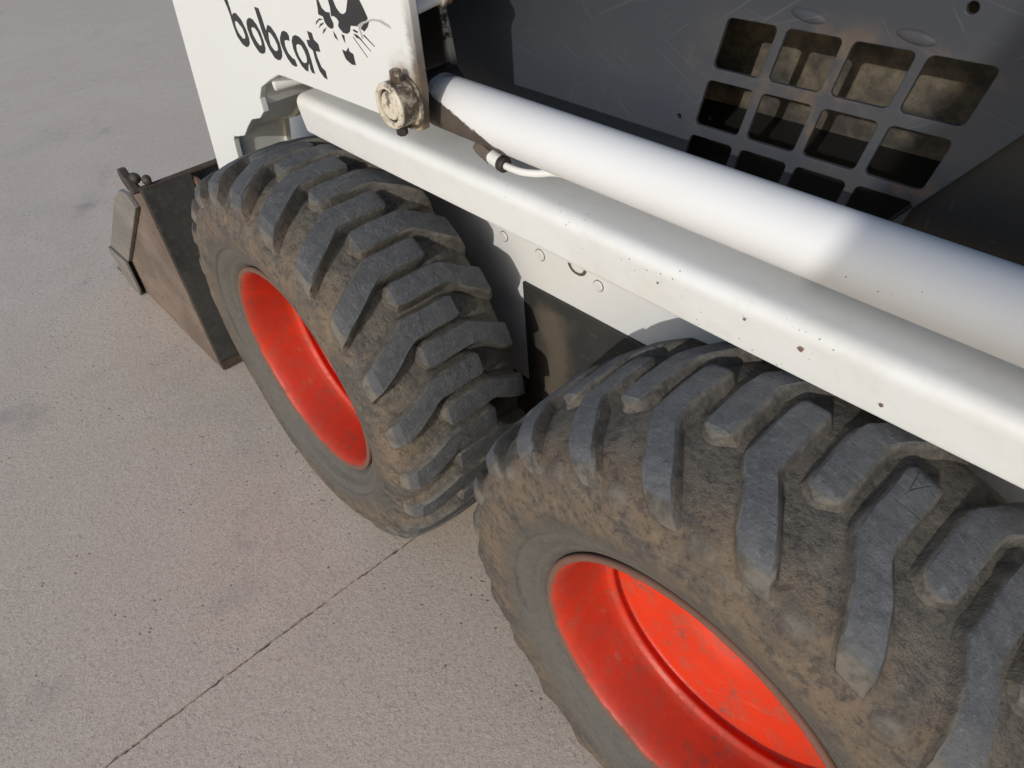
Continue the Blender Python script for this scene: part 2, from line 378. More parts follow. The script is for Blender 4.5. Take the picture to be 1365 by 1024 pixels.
def m_rubber(name, worn, shoulder):
    g = NT(name)
    x, y, z = g.xyz()
    rad = g.math('SQRT', g.math('ADD', g.mul(x, x), g.mul(z, z)))
    top = g.attr('top')
    n_big = g.noise(9, 5, .65)
    n_mid = g.noise(28, 6, .7)
    n_fine = g.noise(190, 6, .75)
    c = g.mix(n_mid, (.052, .050, .046), (.098, .090, .078))             # dusty rubber
    c = g.mix(g.step(n_fine, .48, .66, 0, .55), c, (.026, .025, .024))
    c = g.mix(g.step(n_fine, .46, .30, 0, .5), c, (.150, .135, .112))
    # greyish bead ring
    bead = g.step(g.math('ADD', rad, g.mul(g.math('SUBTRACT', n_mid, .5), .02)), .290, .262)
    c = g.mix(g.mul(bead, .8), c, g.mix(n_mid, (.082, .076, .066), (.135, .125, .108)))
    # dried mud film on the shoulder and the outer sidewall, rubbed through in places
    flake = g.noise(24, 12, .78, dist=.25)
    sh = g.mul(g.step(rad, .262, .305), g.step(y, .050, .004), g.step(top, .7, .1))
    film = g.step(g.math('ADD', g.mul(n_big, .50), g.mul(flake, .60)), .47 - shoulder, .66 - shoulder)
    mud = g.mul(sh, film)
    c = g.mix(g.mul(mud, .80), c, g.mix(n_fine, (.128, .090, .060), (.200, .146, .098)))
    cake = g.mul(sh, g.step(flake, .575, .61), g.step(n_big, .50, .60))
    c = g.mix(g.mul(cake, .55), c, (.20, .140, .088))
    rub = g.mul(sh, g.step(g.noise(11, 9, .72, co=g.mapping(loc=(7, 3, 2))), .555, .60))
    c = g.mix(g.mul(rub, .65), c, (.048, .047, .047))
    scr = g.noise(10, 3, .6, co=g.mapping(scale=(1, 14, 1)))
    c = g.mix(g.mul(g.step(scr, .60, .70), bead, .5), c, (.05, .048, .045))
    # dust settled between the lugs
    tr = g.mul(g.step(y, -.005, .03), g.step(top, .5, .1), g.step(flake, .36, .56))
    c = g.mix(g.mul(tr, .70), c, g.mix(n_fine, (.115, .100, .080), (.165, .145, .115)))
    # lug tops: scuffed bluish grey
    scuff = g.noise(60, 5, .7, co=g.mapping(scale=(1, 1.0, 1)))
    tc = g.mix(g.step(scuff, .25, .75), (.066 * worn, .069 * worn, .075 * worn), (.112 * worn, .115 * worn, .120 * worn))
    tc = g.mix(g.step(n_fine, .54, .70, 0, .55), tc, (.20, .205, .21))
    tc = g.mix(g.step(n_fine, .46, .32, 0, .6), tc, (.040, .041, .044))
    sl = g.noise(30, 2, .5, co=g.mapping(scale=(1, 4, 1), rot=(.5, .3, .8)))
    tc = g.mix(g.mul(g.step(sl, .60, .72), .22), tc, (.19, .19, .185))
    tc = g.mix(g.step(n_big, .56, .76, 0, .25), tc, (.12, .108, .090))
    c = g.mix(g.step(g.math('ADD', top, g.mul(g.math('SUBTRACT', n_mid, .5), .35)), .62, .88), c, tc)
    # pale scuffed edges of the lugs
    ed = g.mul(g.step(top, .25, .5), g.step(top, .85, .6), g.step(n_mid, .4, .6))
    c = g.mix(g.mul(ed, .5), c, (.21, .19, .16))
    crack = g.voro(15, 'DISTANCE_TO_EDGE', co=g.mapping(scale=(1, .55, 1)))
    ck = g.mul(g.step(g.math('ADD', crack, g.mul(n_fine, .012)), .0125, .006), g.step(g.noise(6, 3, co=g.mapping(loc=(2, 5, 1))), .60, .64), g.step(top, .3, .6))
    c = g.mix(g.mul(ck, .85), c, (.014, .013, .012))
    crumb = g.noise(85, 5, .75, co=g.mapping(loc=(1, 8, 3)))
    low = g.mul(g.step(top, .5, .2), g.step(rad, .275, .315, .25, 1))
    c = g.mix(g.mul(low, g.step(crumb, .53, .60), .55), c, (.030, .028, .026))
    c = g.mix(g.mul(low, g.step(crumb, .45, .38), .40), c, (.195, .168, .135))
    h = g.math('ADD', g.mul(n_mid, .8), g.mul(n_fine, .55))
    h = g.math('SUBTRACT', h, g.mul(low, crumb, .9))
    h = g.math('ADD', h, g.mul(flake, .5))
    h = g.math('SUBTRACT', h, g.mul(ck, .9))
    return g.done(c, g.step(n_mid, .3, .7, .58, .85), normal=g.bump(h, .70, .0048), spec=.35)
M['rubber_front'] = m_rubber('rubber_front', .80, .020)
M['rubber_rear'] = m_rubber('rubber_rear', 1.05, .03)

def m_bucket(name, a, b, c3):
    g = NT(name)
    n1 = g.noise(7, 5, .6, co=g.mapping(scale=(.7, 1, .7)))
    c = g.mix(g.step(n1, .35, .68), a, b)
    c = g.mix(g.step(g.noise(30, 5, .7), .50, .72, 0, .6), c, c3)
    st = g.noise(9, 6, .7, co=g.mapping(scale=(1.2, 6, 7), rot=(0, .55, 0)))
    c = g.mix(g.step(st, .50, .66, 0, .55), c, c3)
    c = g.mix(g.step(g.noise(70, 6, .75), .56, .66, 0, .5), c, tuple(v * .45 for v in c3))
    return g.done(c, .6, normal=g.bump(g.noise(60, 6, .7), .5, .003), spec=.35)
M['bucket_side'] = m_bucket('worn_brown_steel', (.120, .086, .066), (.185, .140, .108), (.085, .070, .060))
M['bucket_back'] = m_bucket('black_bucket_steel', (.030, .031, .031), (.055, .054, .050), (.085, .078, .066))
M['bucket_edge'] = m_bucket('grey_edge_steel', (.150, .138, .122), (.205, .185, .162), (.115, .105, .095))
M['bucket_dark'] = m_bucket('dark_brown_steel', (.040, .030, .025), (.075, .055, .042), (.10, .08, .062))
M['bucket_blue'] = m_bucket('blue_black_steel', (.018, .021, .028), (.035, .038, .045), (.07, .055, .045))

def m_flat(name, col, rough=.5):
    g = NT(name)
    n1 = g.noise(40, 4)
    c = g.mix(g.step(n1, .4, .75, 0, .25), col, tuple(min(1, v * 1.7 + .01) for v in col))
    return g.done(c, rough)
M['decal'] = m_flat('dark_vinyl', (.026, .023, .026), .45)
M['scratch'] = m_flat('grey_scratch', (.36, .36, .35), .7)
M['grease'] = m_flat('black_grease', (.014, .012, .011), .45)
M['hose'] = m_white('cream_hose', .15)
M['brass'] = m_rusty_white('dull_fitting', .24, (.060, .047, .036))
M['bolt'] = m_white('painted_bolt', .25, (.45, .41, .34))

# ---------------------------------------------------------------- object helpers
def link(o, parent=None, loc=None):
    COL.objects.link(o)
    if parent is not None:
        o.parent = parent
    if loc is not None:
        o.location = loc
    return o

def empty(name, loc, parent=None):
    o = bpy.data.objects.new(name, None)
    o.empty_display_size = .05
    return link(o, parent, loc)

def mesh_obj(name, verts, faces, mat, parent=None, loc=None, smooth=True, angle=38, attr=None):
    me = bpy.data.meshes.new(name)
    me.from_pydata([tuple(v) for v in verts], [], faces)
    if attr:
        for an, vals in attr.items():
            a = me.attributes.new(an, 'FLOAT', 'POINT')
            for i, v in enumerate(vals):
                a.data[i].value = v
    bm = bmesh.new()
    bm.from_mesh(me)
    bmesh.ops.recalc_face_normals(bm, faces=bm.faces)
    bm.to_mesh(me)
    bm.free()
    finish(me, mat, smooth, angle)
    return link(bpy.data.objects.new(name, me), parent, loc)

def finish(me, mat, smooth=True, angle=38):
    me.materials.clear()
    me.materials.append(M[mat] if isinstance(mat, str) else mat)
    if smooth:
        me.shade_smooth()
        me.set_sharp_from_angle(angle=R(angle))

def bm_obj(name, bm, mat, parent=None, loc=None, smooth=True, angle=38):
    me = bpy.data.meshes.new(name)
    bmesh.ops.recalc_face_normals(bm, faces=bm.faces)
    bm.to_mesh(me)
    bm.free()
    finish(me, mat, smooth, angle)
    return link(bpy.data.objects.new(name, me), parent, loc)

def plate(name, outline, y, thick, mat, parent=None, holes=(), bevel=.0015, origin=None, axis='y'):
    """A plate cut from an outline in the x-z plane (front face at y, thickness away from the viewer)."""
    cu = bpy.data.curves.new(name, 'CURVE')
    cu.dimensions = '2D'
    cu.fill_mode = 'BOTH'
    cu.extrude = max(thick / 2 - bevel, 1e-5)
    cu.bevel_depth = bevel
    cu.bevel_resolution = 1
    cu.offset = -bevel
    for loop in [outline] + list(holes):
        sp = cu.splines.new('POLY')
        sp.points.add(len(loop) - 1)
        for p, q in zip(sp.points, loop):
            p.co = (q[0], q[1], 0, 1)
        sp.use_cyclic_u = True
    tmp = bpy.data.objects.new('tmp', cu)
    COL.objects.link(tmp)
    dg = bpy.context.evaluated_depsgraph_get()
    me = bpy.data.meshes.new_from_object(tmp.evaluated_get(dg))
    bpy.data.objects.remove(tmp)
    bpy.data.curves.remove(cu)
    me.name = name
    for v in me.vertices:
        a, b, c = v.co
        if axis == 'y':
            v.co = (a, y + thick / 2 - c, b)
        else:                                   # outline in y-z, extruded along x
            v.co = (y + thick / 2 - c, a, b)
    bm = bmesh.new()
    bm.from_mesh(me)
    bmesh.ops.remove_doubles(bm, verts=bm.verts, dist=1e-5)
    bmesh.ops.recalc_face_normals(bm, faces=bm.faces)
    bm.to_mesh(me)
    bm.free()
    finish(me, mat, True, 18)
    return link(bpy.data.objects.new(name, me), parent)

def box(name, x0, x1, y0, y1, z0, z1, mat, parent=None, bevel=.003):
    bm = bmesh.new()
    bmesh.ops.create_cube(bm, size=1)
    for v in bm.verts:
        v.co = ((x0 + x1) / 2 + v.co.x * (x1 - x0), (y0 + y1) / 2 + v.co.y * (y1 - y0), (z0 + z1) / 2 + v.co.z * (z1 - z0))
    if bevel:
        bmesh.ops.bevel(bm, geom=bm.edges[:], offset=bevel, segments=2, affect='EDGES')
    return bm_obj(name, bm, mat, parent)

def rod(name, a, b, r, mat, parent=None, seg=24, r2=None, prof=None, bevel=.0):
    """Turned piece between a and b; prof = list of (t, radius)."""
    a, b = Vector(a), Vector(b)
    d = b - a
    q = d.to_track_quat('Z', 'Y')
    prof = prof or ([(0, r), (1, r2 or r)] if not bevel else [(0, r - bevel), (bevel / d.length, r), (1 - bevel / d.length, r), (1, r - bevel)])
    vs, fs = [], []
    for t, rr in prof:
        for i in range(seg):
            w = 2 * math.pi * i / seg
            vs.append(a + d * t + q @ Vector((rr * math.cos(w), rr * math.sin(w), 0)))
    for k in range(len(prof) - 1):
        for i in range(seg):
            j = (i + 1) % seg
            fs.append((k * seg + i, k * seg + j, (k + 1) * seg + j, (k + 1) * seg + i))
    fs.append(tuple(range(seg)))
    fs.append(tuple(range((len(prof) - 1) * seg, len(prof) * seg)))
    return mesh_obj(name, vs, fs, mat, parent)

def tube(name, pts, r, mat, parent=None, seg=12):
    """Round bar along a smooth path (Catmull-Rom through the points)."""
    P = [Vector(p) for p in pts]
    path = []
    for i in range(len(P) - 1):
        p0, p1, p2, p3 = P[max(i - 1, 0)], P[i], P[i + 1], P[min(i + 2, len(P) - 1)]
        for k in range(8):
            t = k / 8
            path.append(.5 * ((2 * p1) + (p2 - p0) * t + (2 * p0 - 5 * p1 + 4 * p2 - p3) * t * t + (3 * p1 - p0 - 3 * p2 + p3) * t ** 3))
    path.append(P[-1])
    vs, fs = [], []
    for i, p in enumerate(path):
        t = (path[min(i + 1, len(path) - 1)] - path[max(i - 1, 0)]).normalized()
        u = t.cross(Vector((0, 0, 1)))
        if u.length < 1e-3:
            u = Vector((1, 0, 0))
        u.normalize()
        w = u.cross(t)
        for k in range(seg):
            an = 2 * math.pi * k / seg
            vs.append(p + u * r * math.cos(an) + w * r * math.sin(an))
    n = len(path)
    for i in range(n - 1):
        for k in range(seg):
            j = (k + 1) % seg
            fs.append((i * seg + k, i * seg + j, (i + 1) * seg + j, (i + 1) * seg + k))
    fs.append(tuple(range(seg)))
    fs.append(tuple(range((n - 1) * seg, n * seg)))
    return mesh_obj(name, vs, fs, mat, parent)

# ================================================================ pavement
ground = box('pavement', -40, 40, -30, 45, -.30, -.045, 'joint', None, 0)
ground['kind'] = 'structure'
JOINTS = [-39.0, -12.045, -8.26, -4.475, -.692, 3.09, 6.875, 39.0]

def joint_edge(x, side, seed):
    rnd = random.Random(seed)
    j0, out = 0., []
    y = -29.0
    near = -5 < x < 1
    while y < 44:
        fine = near and -3 < y < 4
        w = .0014 if x < -1 else .0020
        j = .55 * j0 + rnd.uniform(-.0009, .0010) + (rnd.uniform(.0006, .0018) if rnd.random() < .06 else 0)
        j0 = j
        bend = .004 * math.sin(y * 2.1 + x) + .002 * math.sin(y * 6.7)
        out.append((x + bend + side * (w + j), y))
        y += rnd.uniform(.004, .009) if fine else 1.0
    return out
for i in range(len(JOINTS) - 1):
    a = joint_edge(JOINTS[i], 1, 50 + i)
    b = joint_edge(JOINTS[i + 1], -1, 90 + i)
    bm = bmesh.new()
    loop = b + a[::-1]
    top = [bm.verts.new((x, y, 0)) for x, y in loop]
    f = bm.faces.new(top)
    low = [bm.verts.new((x, y, -.04)) for x, y in loop]
    n = len(loop)
    for k in range(n):
        bm.faces.new((top[k], top[(k + 1) % n], low[(k + 1) % n], low[k]))
    bmesh.ops.triangulate(bm, faces=[f])
    bm_obj('concrete_slab', bm, 'concrete', ground, smooth=False)

# ================================================================ loader
loader = empty('skid_steer_loader', (-.45, .75, 0))
loader['label'] = 'white and black skid steer loader with orange rims and muddy tyres on concrete'
loader['category'] = 'loader'
OFF = Vector((.45, -.75, 0))                       # parts are written in world metres

def part(name):
    return empty(name, OFF, loader)

# ---------------------------------------------------------------- wheels
HUB, WB, MID = .37, .907, .118
KNOB = 8.0
HALF = [(.118, .3860), (.095, .3858), (.070, .3846), (.045, .3818), (.022, .3770), (.004, .3695), (-.009, .3590), (-.0175, .3440),
        (-.0230, .3260), (-.0258, .3060), (-.0258, .2900), (-.0232, .2760), (-.0212, .2700), (-.0168, .2665), (-.0165, .2620), (-.0140, .2540),
        (-.0105, .2465), (-.0062, .2405), (-.0050, .2365), (-.0010, .2310), (.0035, .2265), (.0070, .2225), (.0110, .2190)]

def resample(pts):
    s, out = 0, [(0, *pts[0])]
    for p, q in zip(pts, pts[1:]):
        s += math.hypot(q[0] - p[0], q[1] - p[1])
        out.append((s, *q))
    return out
ARC = resample(HALF)

SINK = 0.0

def sunk(r):
    return r - SINK * min(1, max(0, (r - .330) / .040))

def base_at(s):
    """Point (y, r) and outward normal on the carcass at arc distance s from the crown."""
    if s < 0:
        y, r, ny, nr = base_at(-s)
        return 2 * MID - y, r, -ny, nr
    def pos(s):
        for a, b in zip(ARC, ARC[1:]):
            if s <= b[0]:
                t = (s - a[0]) / (b[0] - a[0])
                return a[1] + (b[1] - a[1]) * t, a[2] + (b[2] - a[2]) * t
        return ARC[-1][1:]
    y, r = pos(s)
    r = sunk(r)
    e = .012
    p, q = pos(max(s - e, 0)), pos(s + e)
    if s < e:
        p = (2 * MID - pos(e - s)[0], pos(e - s)[1])
    ty, tr = q[0] - p[0], q[1] - p[1]
    l = math.hypot(ty, tr) or 1
    return y, r, tr / l, -ty / l

def squash(v, floor):
    if v[2] < floor:
        return (v[0], v[1], floor)
    return v

def build_wheel(cx, nlug, phase, height, mat, bumps, seed, wide, rough, sink):
    global SINK
    SINK = sink
    rnd = random.Random(seed)
    w = empty('wheel', Vector((cx, 0, HUB)) + OFF, loader)
    # carcass
    prof = [(y, sunk(r)) for y, r in HALF]
    fine = []
    for p, q in zip(prof, prof[1:]):
        fine += [p, ((p[0] + q[0]) / 2, (p[1] + q[1]) / 2)]
    fine.append(prof[-1])
    full = fine + [(2 * MID - y, r) for y, r in fine[1:]][:-4]
    left = [(2 * MID - y, r) for y, r in fine][1:]
    full = left[::-1] + fine
    N = 230
    vs, fs, kn = [], [], []
    for i in range(N):
        th = 2 * math.pi * i / N
        for y, r in full:
            dy = 0
            kn.append(0.)
            rr = r
            if y < .02 and r > .30 and bumps:
                # rounded sidewall knobs between the lug ends
                ph = (math.degrees(th) - phase + KNOB) % (360 / nlug)
                d = (ph - 180 / nlug) / 3.1
                e = (r - .349) / .015
                k = math.exp(-(d * d + e * e) * .9)
                dy = -.0055 * k
                rr = r + .0060 * k
                kn[-1] = .52 * k
            rr += .0011 * math.sin(th * 9 + y * 40) * math.sin(th * 23 + 1.7) if y > -.02 and r > .35 else 0
            v = (rr * math.cos(th), y + dy, rr * math.sin(th))
            if math.sin(th) < -.6 and r > .25:               # sidewall belly above the contact patch
                v = (v[0], v[1] + (-.007 if y < MID else .007) * max(0, -math.sin(th) - .6) * 2.5 * (1 if abs(y - MID) > .11 else 0), v[2])
            vs.append(squash(v, -HUB + .0035))
    n = len(full)
    for i in range(N):
        j = (i + 1) % N
        for k in range(n - 1):
            fs.append((i * n + k, i * n + k + 1, j * n + k + 1, j * n + k))
    mesh_obj('tyre', vs, fs, mat, w, angle=60, attr={'top': kn})
    # lugs
    pitch = 360 / nlug
    for side in (1, -1):
        for i in range(nlug):
            th0 = phase + i * pitch + (0 if side == 1 else -pitch / 2)
            hh = height * rnd.uniform(.90, 1.05)
            worn = (.14 if sink > .004 else .42) * rnd.uniform(.7, 1.3)
            jit = rnd.uniform(-.35, .35)
            st = [(-.0475, 0.9), (-.041, 2.0), (-.034, 2.3), (-.018, 2.3), (.0, 2.3), (.022, 2.3), (.042, 2.3), (.052, 2.35), (.064, 2.45), (.080, 2.55),
                  (.096, 2.65), (.112, 2.75), (.122, 2.75), (.130, 2.7), (.138, 2.55), (.145, 2.35)]
            vs, fs, top = [], [], []
            for k, (s, hw) in enumerate(st):
                hw = hw * wide
                y, r, ny, nr = base_at(s)
                bend = max(0, s - .048)
                c = th0 + jit - bend * 98
                tap = 1.0
                if k == 0:
                    tap = .45
                elif k == 1:
                    tap = .94
                if s > .112:
                    tap = max(.10, 1 - (s - .112) / .036)
                h = hh * tap
                fl = (.85 if k else .7) * (1 + sink * 60)
                for off, hf, tp in ((-hw - fl, -.12, 0), (-hw - fl * .18, .88 - worn * .35, .42), (-hw + worn, .985, .92), (-hw * .3, 1.0, 1), (hw * .3, 1.0, 1), (hw - worn, .985, .92), (hw + fl * .18, .88 - worn * .35, .42), (hw + fl, -.12, 0)):
                    a = math.radians(c + off + rnd.uniform(-rough, rough))
                    e = h * hf + (rnd.uniform(-.0005, .0005) if hf > 0 else 0)
                    yy = y + ny * e
                    rr = r + nr * e
                    if side == -1:
                        yy = 2 * MID - yy
                    vs.append(squash((rr * math.cos(a), yy, rr * math.sin(a)), -HUB + .0008))
                    top.append(tp * (1 if .94 <= tap <= 1 else .5 + .4 * (tap > .6)))
            m = 8
            for k in range(len(st) - 1):
                for q in range(m - 1):
                    fs.append((k * m + q, k * m + q + 1, (k + 1) * m + q + 1, (k + 1) * m + q))
            # sloping nose faces at both ends down to the carcass
            for k, sgn in ((0, -1), (len(st) - 1, 1)):
                s = st[k][0] + sgn * .005
                y, r, ny, nr = base_at(s)
                c = th0 + jit - max(0, s - .048) * 98
                nb = len(vs)
                for q in range(m):
                    off = (q / (m - 1) - .5) * 2 * st[k][1] * .9
                    a = math.radians(c + off)
                    yy = y - ny * .001
                    rr = r - nr * .001
                    if side == -1:
                        yy = 2 * MID - yy
                    vs.append(squash((rr * math.cos(a), yy, rr * math.sin(a)), -HUB + .0008))
                    top.append(0)
                for q in range(m - 1):
                    fs.append((k * m + q, k * m + q + 1, nb + q + 1, nb + q))
            mesh_obj('lug', vs, fs, mat, w, angle=(28 if sink > .004 else 40), attr={'top': top})
    # rim
    rp = [(.0135, .2155), (.006, .2225), (.001, .2240), (-.0022, .2230), (-.0036, .2200), (-.0026, .2160), (.0010, .2125), (.0070, .2095), (.0150, .2070), (.0260, .2052),
          (.0500, .2034), (.0800, .2024), (.0920, .2016), (.0955, .1995), (.0980, .1955), (.1005, .1940), (.1035, .1945), (.1060, .1970), (.1085, .2005), (.1125, .2012), (.1160, .2000),
          (.1185, .1950), (.1190, .1900), (.1205, .1840), (.1235, .1600), (.1270, .1300), (.1290, .1000), (.1300, .0750), (.1380, .0680), (.1400, .0600), (.1400, .0005)]
    N = 160
    vs, fs = [], []
    for i in range(N):
        th = 2 * math.pi * i / N
        for y, r in rp:
            wob = .0007 * math.sin(3 * th + y * 30 + seed) if .09 < y < .12 else 0
            vs.append(((r + wob) * math.cos(th), y, (r + wob) * math.sin(th)))
    n = len(rp)
    for i in range(N):
        j = (i + 1) % N
        for k in range(n - 1):
            fs.append((i * n + k, i * n + k + 1, j * n + k + 1, j * n + k))
    mesh_obj('rim', vs, fs, 'rim', w, angle=50)
    # rim barrel seen from behind
    bp = [(.0135, .2155), (.06, .2085), (.12, .2075), (.18, .2085), (.226, .2160)]
    vs, fs = [], []
    N = 64
    for i in range(N):
        th = 2 * math.pi * i / N
        for y, r in bp:
            vs.append((r * math.cos(th), y, r * math.sin(th)))
    n = len(bp)
    for i in range(N):
        j = (i + 1) % N
        for k in range(n - 1):
            fs.append((i * n + k, i * n + k + 1, j * n + k + 1, j * n + k))
    mesh_obj('rim_barrel', vs, fs, 'rim', w, angle=60)
    rod('axle', (0, .141, 0), (0, .40, 0), .055, 'void', w, seg=24)
    return w
wf = build_wheel(-WB, 24, 66.0, .0240, 'rubber_front', False, 3, 1.16, .12, .0065)
wf['label'] = 'front wheel with deep lugs and orange rim'
wr = build_wheel(0.0, 23, 89.5, .0155, 'rubber_rear', True, 11, 1.06, .20, .0015)
wr['label'] = 'rear wheel with worn lugs and orange rim'

# ---------------------------------------------------------------- chassis side
side = part('chassis_side')
YP = .340
plate('side_plate', [(-1.55, .30), (-1.55, .630), (-1.52, .655), (-1.444, .667), (-1.368, .692), (-1.26, .730), (-1.00, .790), (.95, .790), (.95, .30)], YP, .010, 'white', side)
# folded ledge above the wheels, one bent sheet that overhangs the tyres
sec = [(.1738, .7785), (.1733, .7800), (.1728, .7830), (.1708, .8000), (.1694, .8120), (.1684, .8200), (.1680, .8235), (.1678, .8270), (.1683, .8315), (.1700, .8355), (.1730, .8390), (.1772, .8414), (.1820, .8426), (.1862, .8430), (.1900, .8432), (.2000, .8436), (.2300, .8444), (.2800, .8460), (.3430, .8478)]
vs, fs = [], []
xs = [-.968] + [-.95 + i * .05 for i in range(40)]
for x in xs:
    for y, z in sec:
        vs.append((x, y, z - (x + .96) * .0025 + .0005 * math.sin(x * 9 + y * 30)))
    for y, z in sec[::-1]:
        vs.append((x, y + .0050, z - .0040 - (x + .96) * .0025))
n = len(sec) * 2
for i in range(len(xs) - 1):
    for k in range(n):
        l = (k + 1) % n
        fs.append((i * n + k, i * n + l, (i + 1) * n + l, (i + 1) * n + k))
h = len(sec)
for e in (0, len(xs) - 1):
    for k in range(h - 1):
        fs.append((e * n + k, e * n + k + 1, e * n + n - 2 - k, e * n + n - 1 - k))
mesh_obj('ledge', vs, fs, 'white_ledge', side, angle=35)
for (x, y, z, s) in ((-.031, .1686, .8140, .0036), (-.092, .1673, .8185, .0016), (-.52, .205, .8424, .0040), (-.505, .228, .8432, .0026), (-.20, .1690, .8120, .0017), (.05, .1712, .7930, .0022)):
    rnd = random.Random(int(x * 1000))
    vs = [(x + s * rnd.uniform(.7, 1.5) * math.cos(a), y - .0004 if z < .83 else y + s * rnd.uniform(.5, 1) * math.sin(a), (z + s * rnd.uniform(.5, 1.0) * math.sin(a)) if z < .83 else z + .0006) for a in [k * .7 for k in range(9)]]
    mesh_obj('paint_chip', [(p[0], p[1] - (.0013 if z < .83 else 0), p[2]) for p in vs], [tuple(range(9))], 'rust', side, smooth=False)
for (x, z, r) in ((-.6635, .6135, .0093), (-.5730, .6124, .0106), (-.4412, .6102, .0095)):
    rod('bolt', (x, YP + .001, z), (x, YP - .0030, z), r, 'bolt', side, seg=16, bevel=.0015)
    rod('bolt_recess', (x, YP + .002, z), (x, YP - .0008, z), r + .0010, 'brass', side, seg=20)
vs, fs = [], []
for i in range(13):
    a = math.pi * (1.02 + .96 * i / 12)
    for rr in (.0115, .0165):
        vs.append((-.487 + rr * 1.25 * math.cos(a), YP - .0008, .6270 + rr * math.sin(a)))
for i in range(12):
    fs.append((2 * i, 2 * i + 1, 2 * i + 3, 2 * i + 2))
mesh_obj('slot', vs, fs, 'brass', side, smooth=False)
cov = plate('cover_plate', [(-.619, .28), (-.6163, .5422), (-.20, .5472), (-.20, .28)], YP - .0068, .0065, 'cover', side, bevel=.001)
cov['label'] = 'black cover plate with dried mud'

chassis = part('chassis')
box('frame', -1.40, 1.0, .3515, 1.20, .17, .842, 'void', chassis, .01)
box('frame_rail', -1.30, 1.0, .3385, .3510, .18, .298, 'void', chassis, .003)
box('front_bulkhead', -1.39, -1.00, .360, 1.2, .844, 1.05, 'void', chassis, .01)

# ---------------------------------------------------------------- engine side panel with grille
panel = part('engine_side')
PY = .345
def rrect(cx0, cx1, z0, z1, sh, r=.0058):
    pts = []
    for (x, z, a0) in ((cx1 - r, z1 - r, 0), (cx0 + r, z1 - r, 90), (cx0 + r, z0 + r, 180), (cx1 - r, z0 + r, 270)):
        for k in range(5):
            a = math.radians(a0 + 22.5 * k)
            px, pz = x + r * math.cos(a), z + r * math.sin(a)
            pts.append((px + (pz - 1.0230) * sh, pz))
    return pts
def disc(x, z, r, n=14):
    return [(x + r * math.cos(2 * math.pi * k / n), z + r * math.sin(2 * math.pi * k / n)) for k in range(n)]
holes = []
for row in range(2):
    for c in range(4):
        x0 = -.2671 + c * .0692
        z1 = 1.0230 - row * .0668
        holes.append(rrect(x0, x0 + .0586, z1 - .0535, z1, .245))
for c in range(4):                                   # lowest row runs down behind the ledge
    x0 = -.2671 + c * .0692
    holes.append(rrect(x0, x0 + .0586, .8895 - .0330, .8895, .245))
holes += [disc(-.0374, 1.0636, .0050), disc(-.3191, .9061, .0031)]
outl = [(-1.42, .8535), (-1.42, 1.42), (.3567, 1.42), (.0339, .9754), (-.0546, .8535)]
pn = plate('grille_panel', outl, PY, .006, 'grille', panel, holes, .0012)
pn['label'] = 'black steel side panel with a grid of rounded grille openings'
for (x, z) in ((-.1788, 1.0372), (-.0749, 1.0350)):
    bm = bmesh.new()
    bmesh.ops.create_uvsphere(bm, u_segments=20, v_segments=12, radius=1)
    for v in bm.verts:
        v.co = (x + v.co.x * .019, PY + .0008 + v.co.y * .0034, z + v.co.z * .0062 - v.co.x * .002)
    bm_obj('weld_lump', bm, 'grille', panel)
plate('radiator_face', [(-.60, .70), (-.60, 1.14), (.20, 1.14), (.20, .70)], PY + .205, .01, 'dust', panel)
box('engine_bay_top', -.70, .20, PY + .007, PY + .25, 1.16, 1.17, 'void', panel)
box('engine_bay_wall', -.72, -.70, PY + .007, PY + .25, .85, 1.17, 'void', panel)
box('engine_bay_wall', .20, .215, PY + .075, PY + .25, .852, 1.17, 'void', panel)
# recessed dark panel behind the slanted edge
plate('rear_recess_panel', [(-.060, .842), (-.060, .8535), (.028, .9754), (.350, 1.42), (1.0, 1.42), (1.0, .842)], PY + .012, .006, 'void', panel)
box('rear_post', .60, .95, .30, PY + .011, .856, 1.45, 'void', panel, .01)

# ---------------------------------------------------------------- lift arm
arm = part('lift_arm')
YA = .13
outline = [(-1.378, .576), (-1.289, .935), (-1.284, .954), (-1.280, .985), (-1.268, 1.30), (1.05, 1.42), (1.05, 1.27), (-.528, 1.235), (-.5335, 1.052), (-.5360, .952), (-.5460, .903), (-.556, .8990),
           (-.630, .9010), (-.905, .8960), (-.924, .8945), (-.964, .8780), (-1.006, .8580), (-1.0255, .8360), (-1.0275, .812), (-1.050, .796), (-1.0920, .7830), (-1.122, .762), (-1.1520, .7380),
           (-1.188, .7265), (-1.208, .7220), (-1.218, .712), (-1.2245, .686), (-1.231, .655), (-1.256, .566)]
plate('arm_plate', outline, YA, .012, 'white_arm', arm, bevel=.0016)
inner = [(-1.366, .576), (-1.279, .935), (-1.274, .985), (-1.258, 1.29), (1.05, 1.41), (1.05, 1.28), (-.632, 1.245), (-.6270, .998), (-.617, .920), (-.63, .903),
         (-.924, .8955), (-1.006, .8590), (-1.0275, .820), (-1.092, .784), (-1.152, .739), (-1.208, .721), (-1.223, .680), (-1.246, .576)]
plate('inner_arm_plate', inner, .240, .012, 'inner', arm, bevel=.0016)
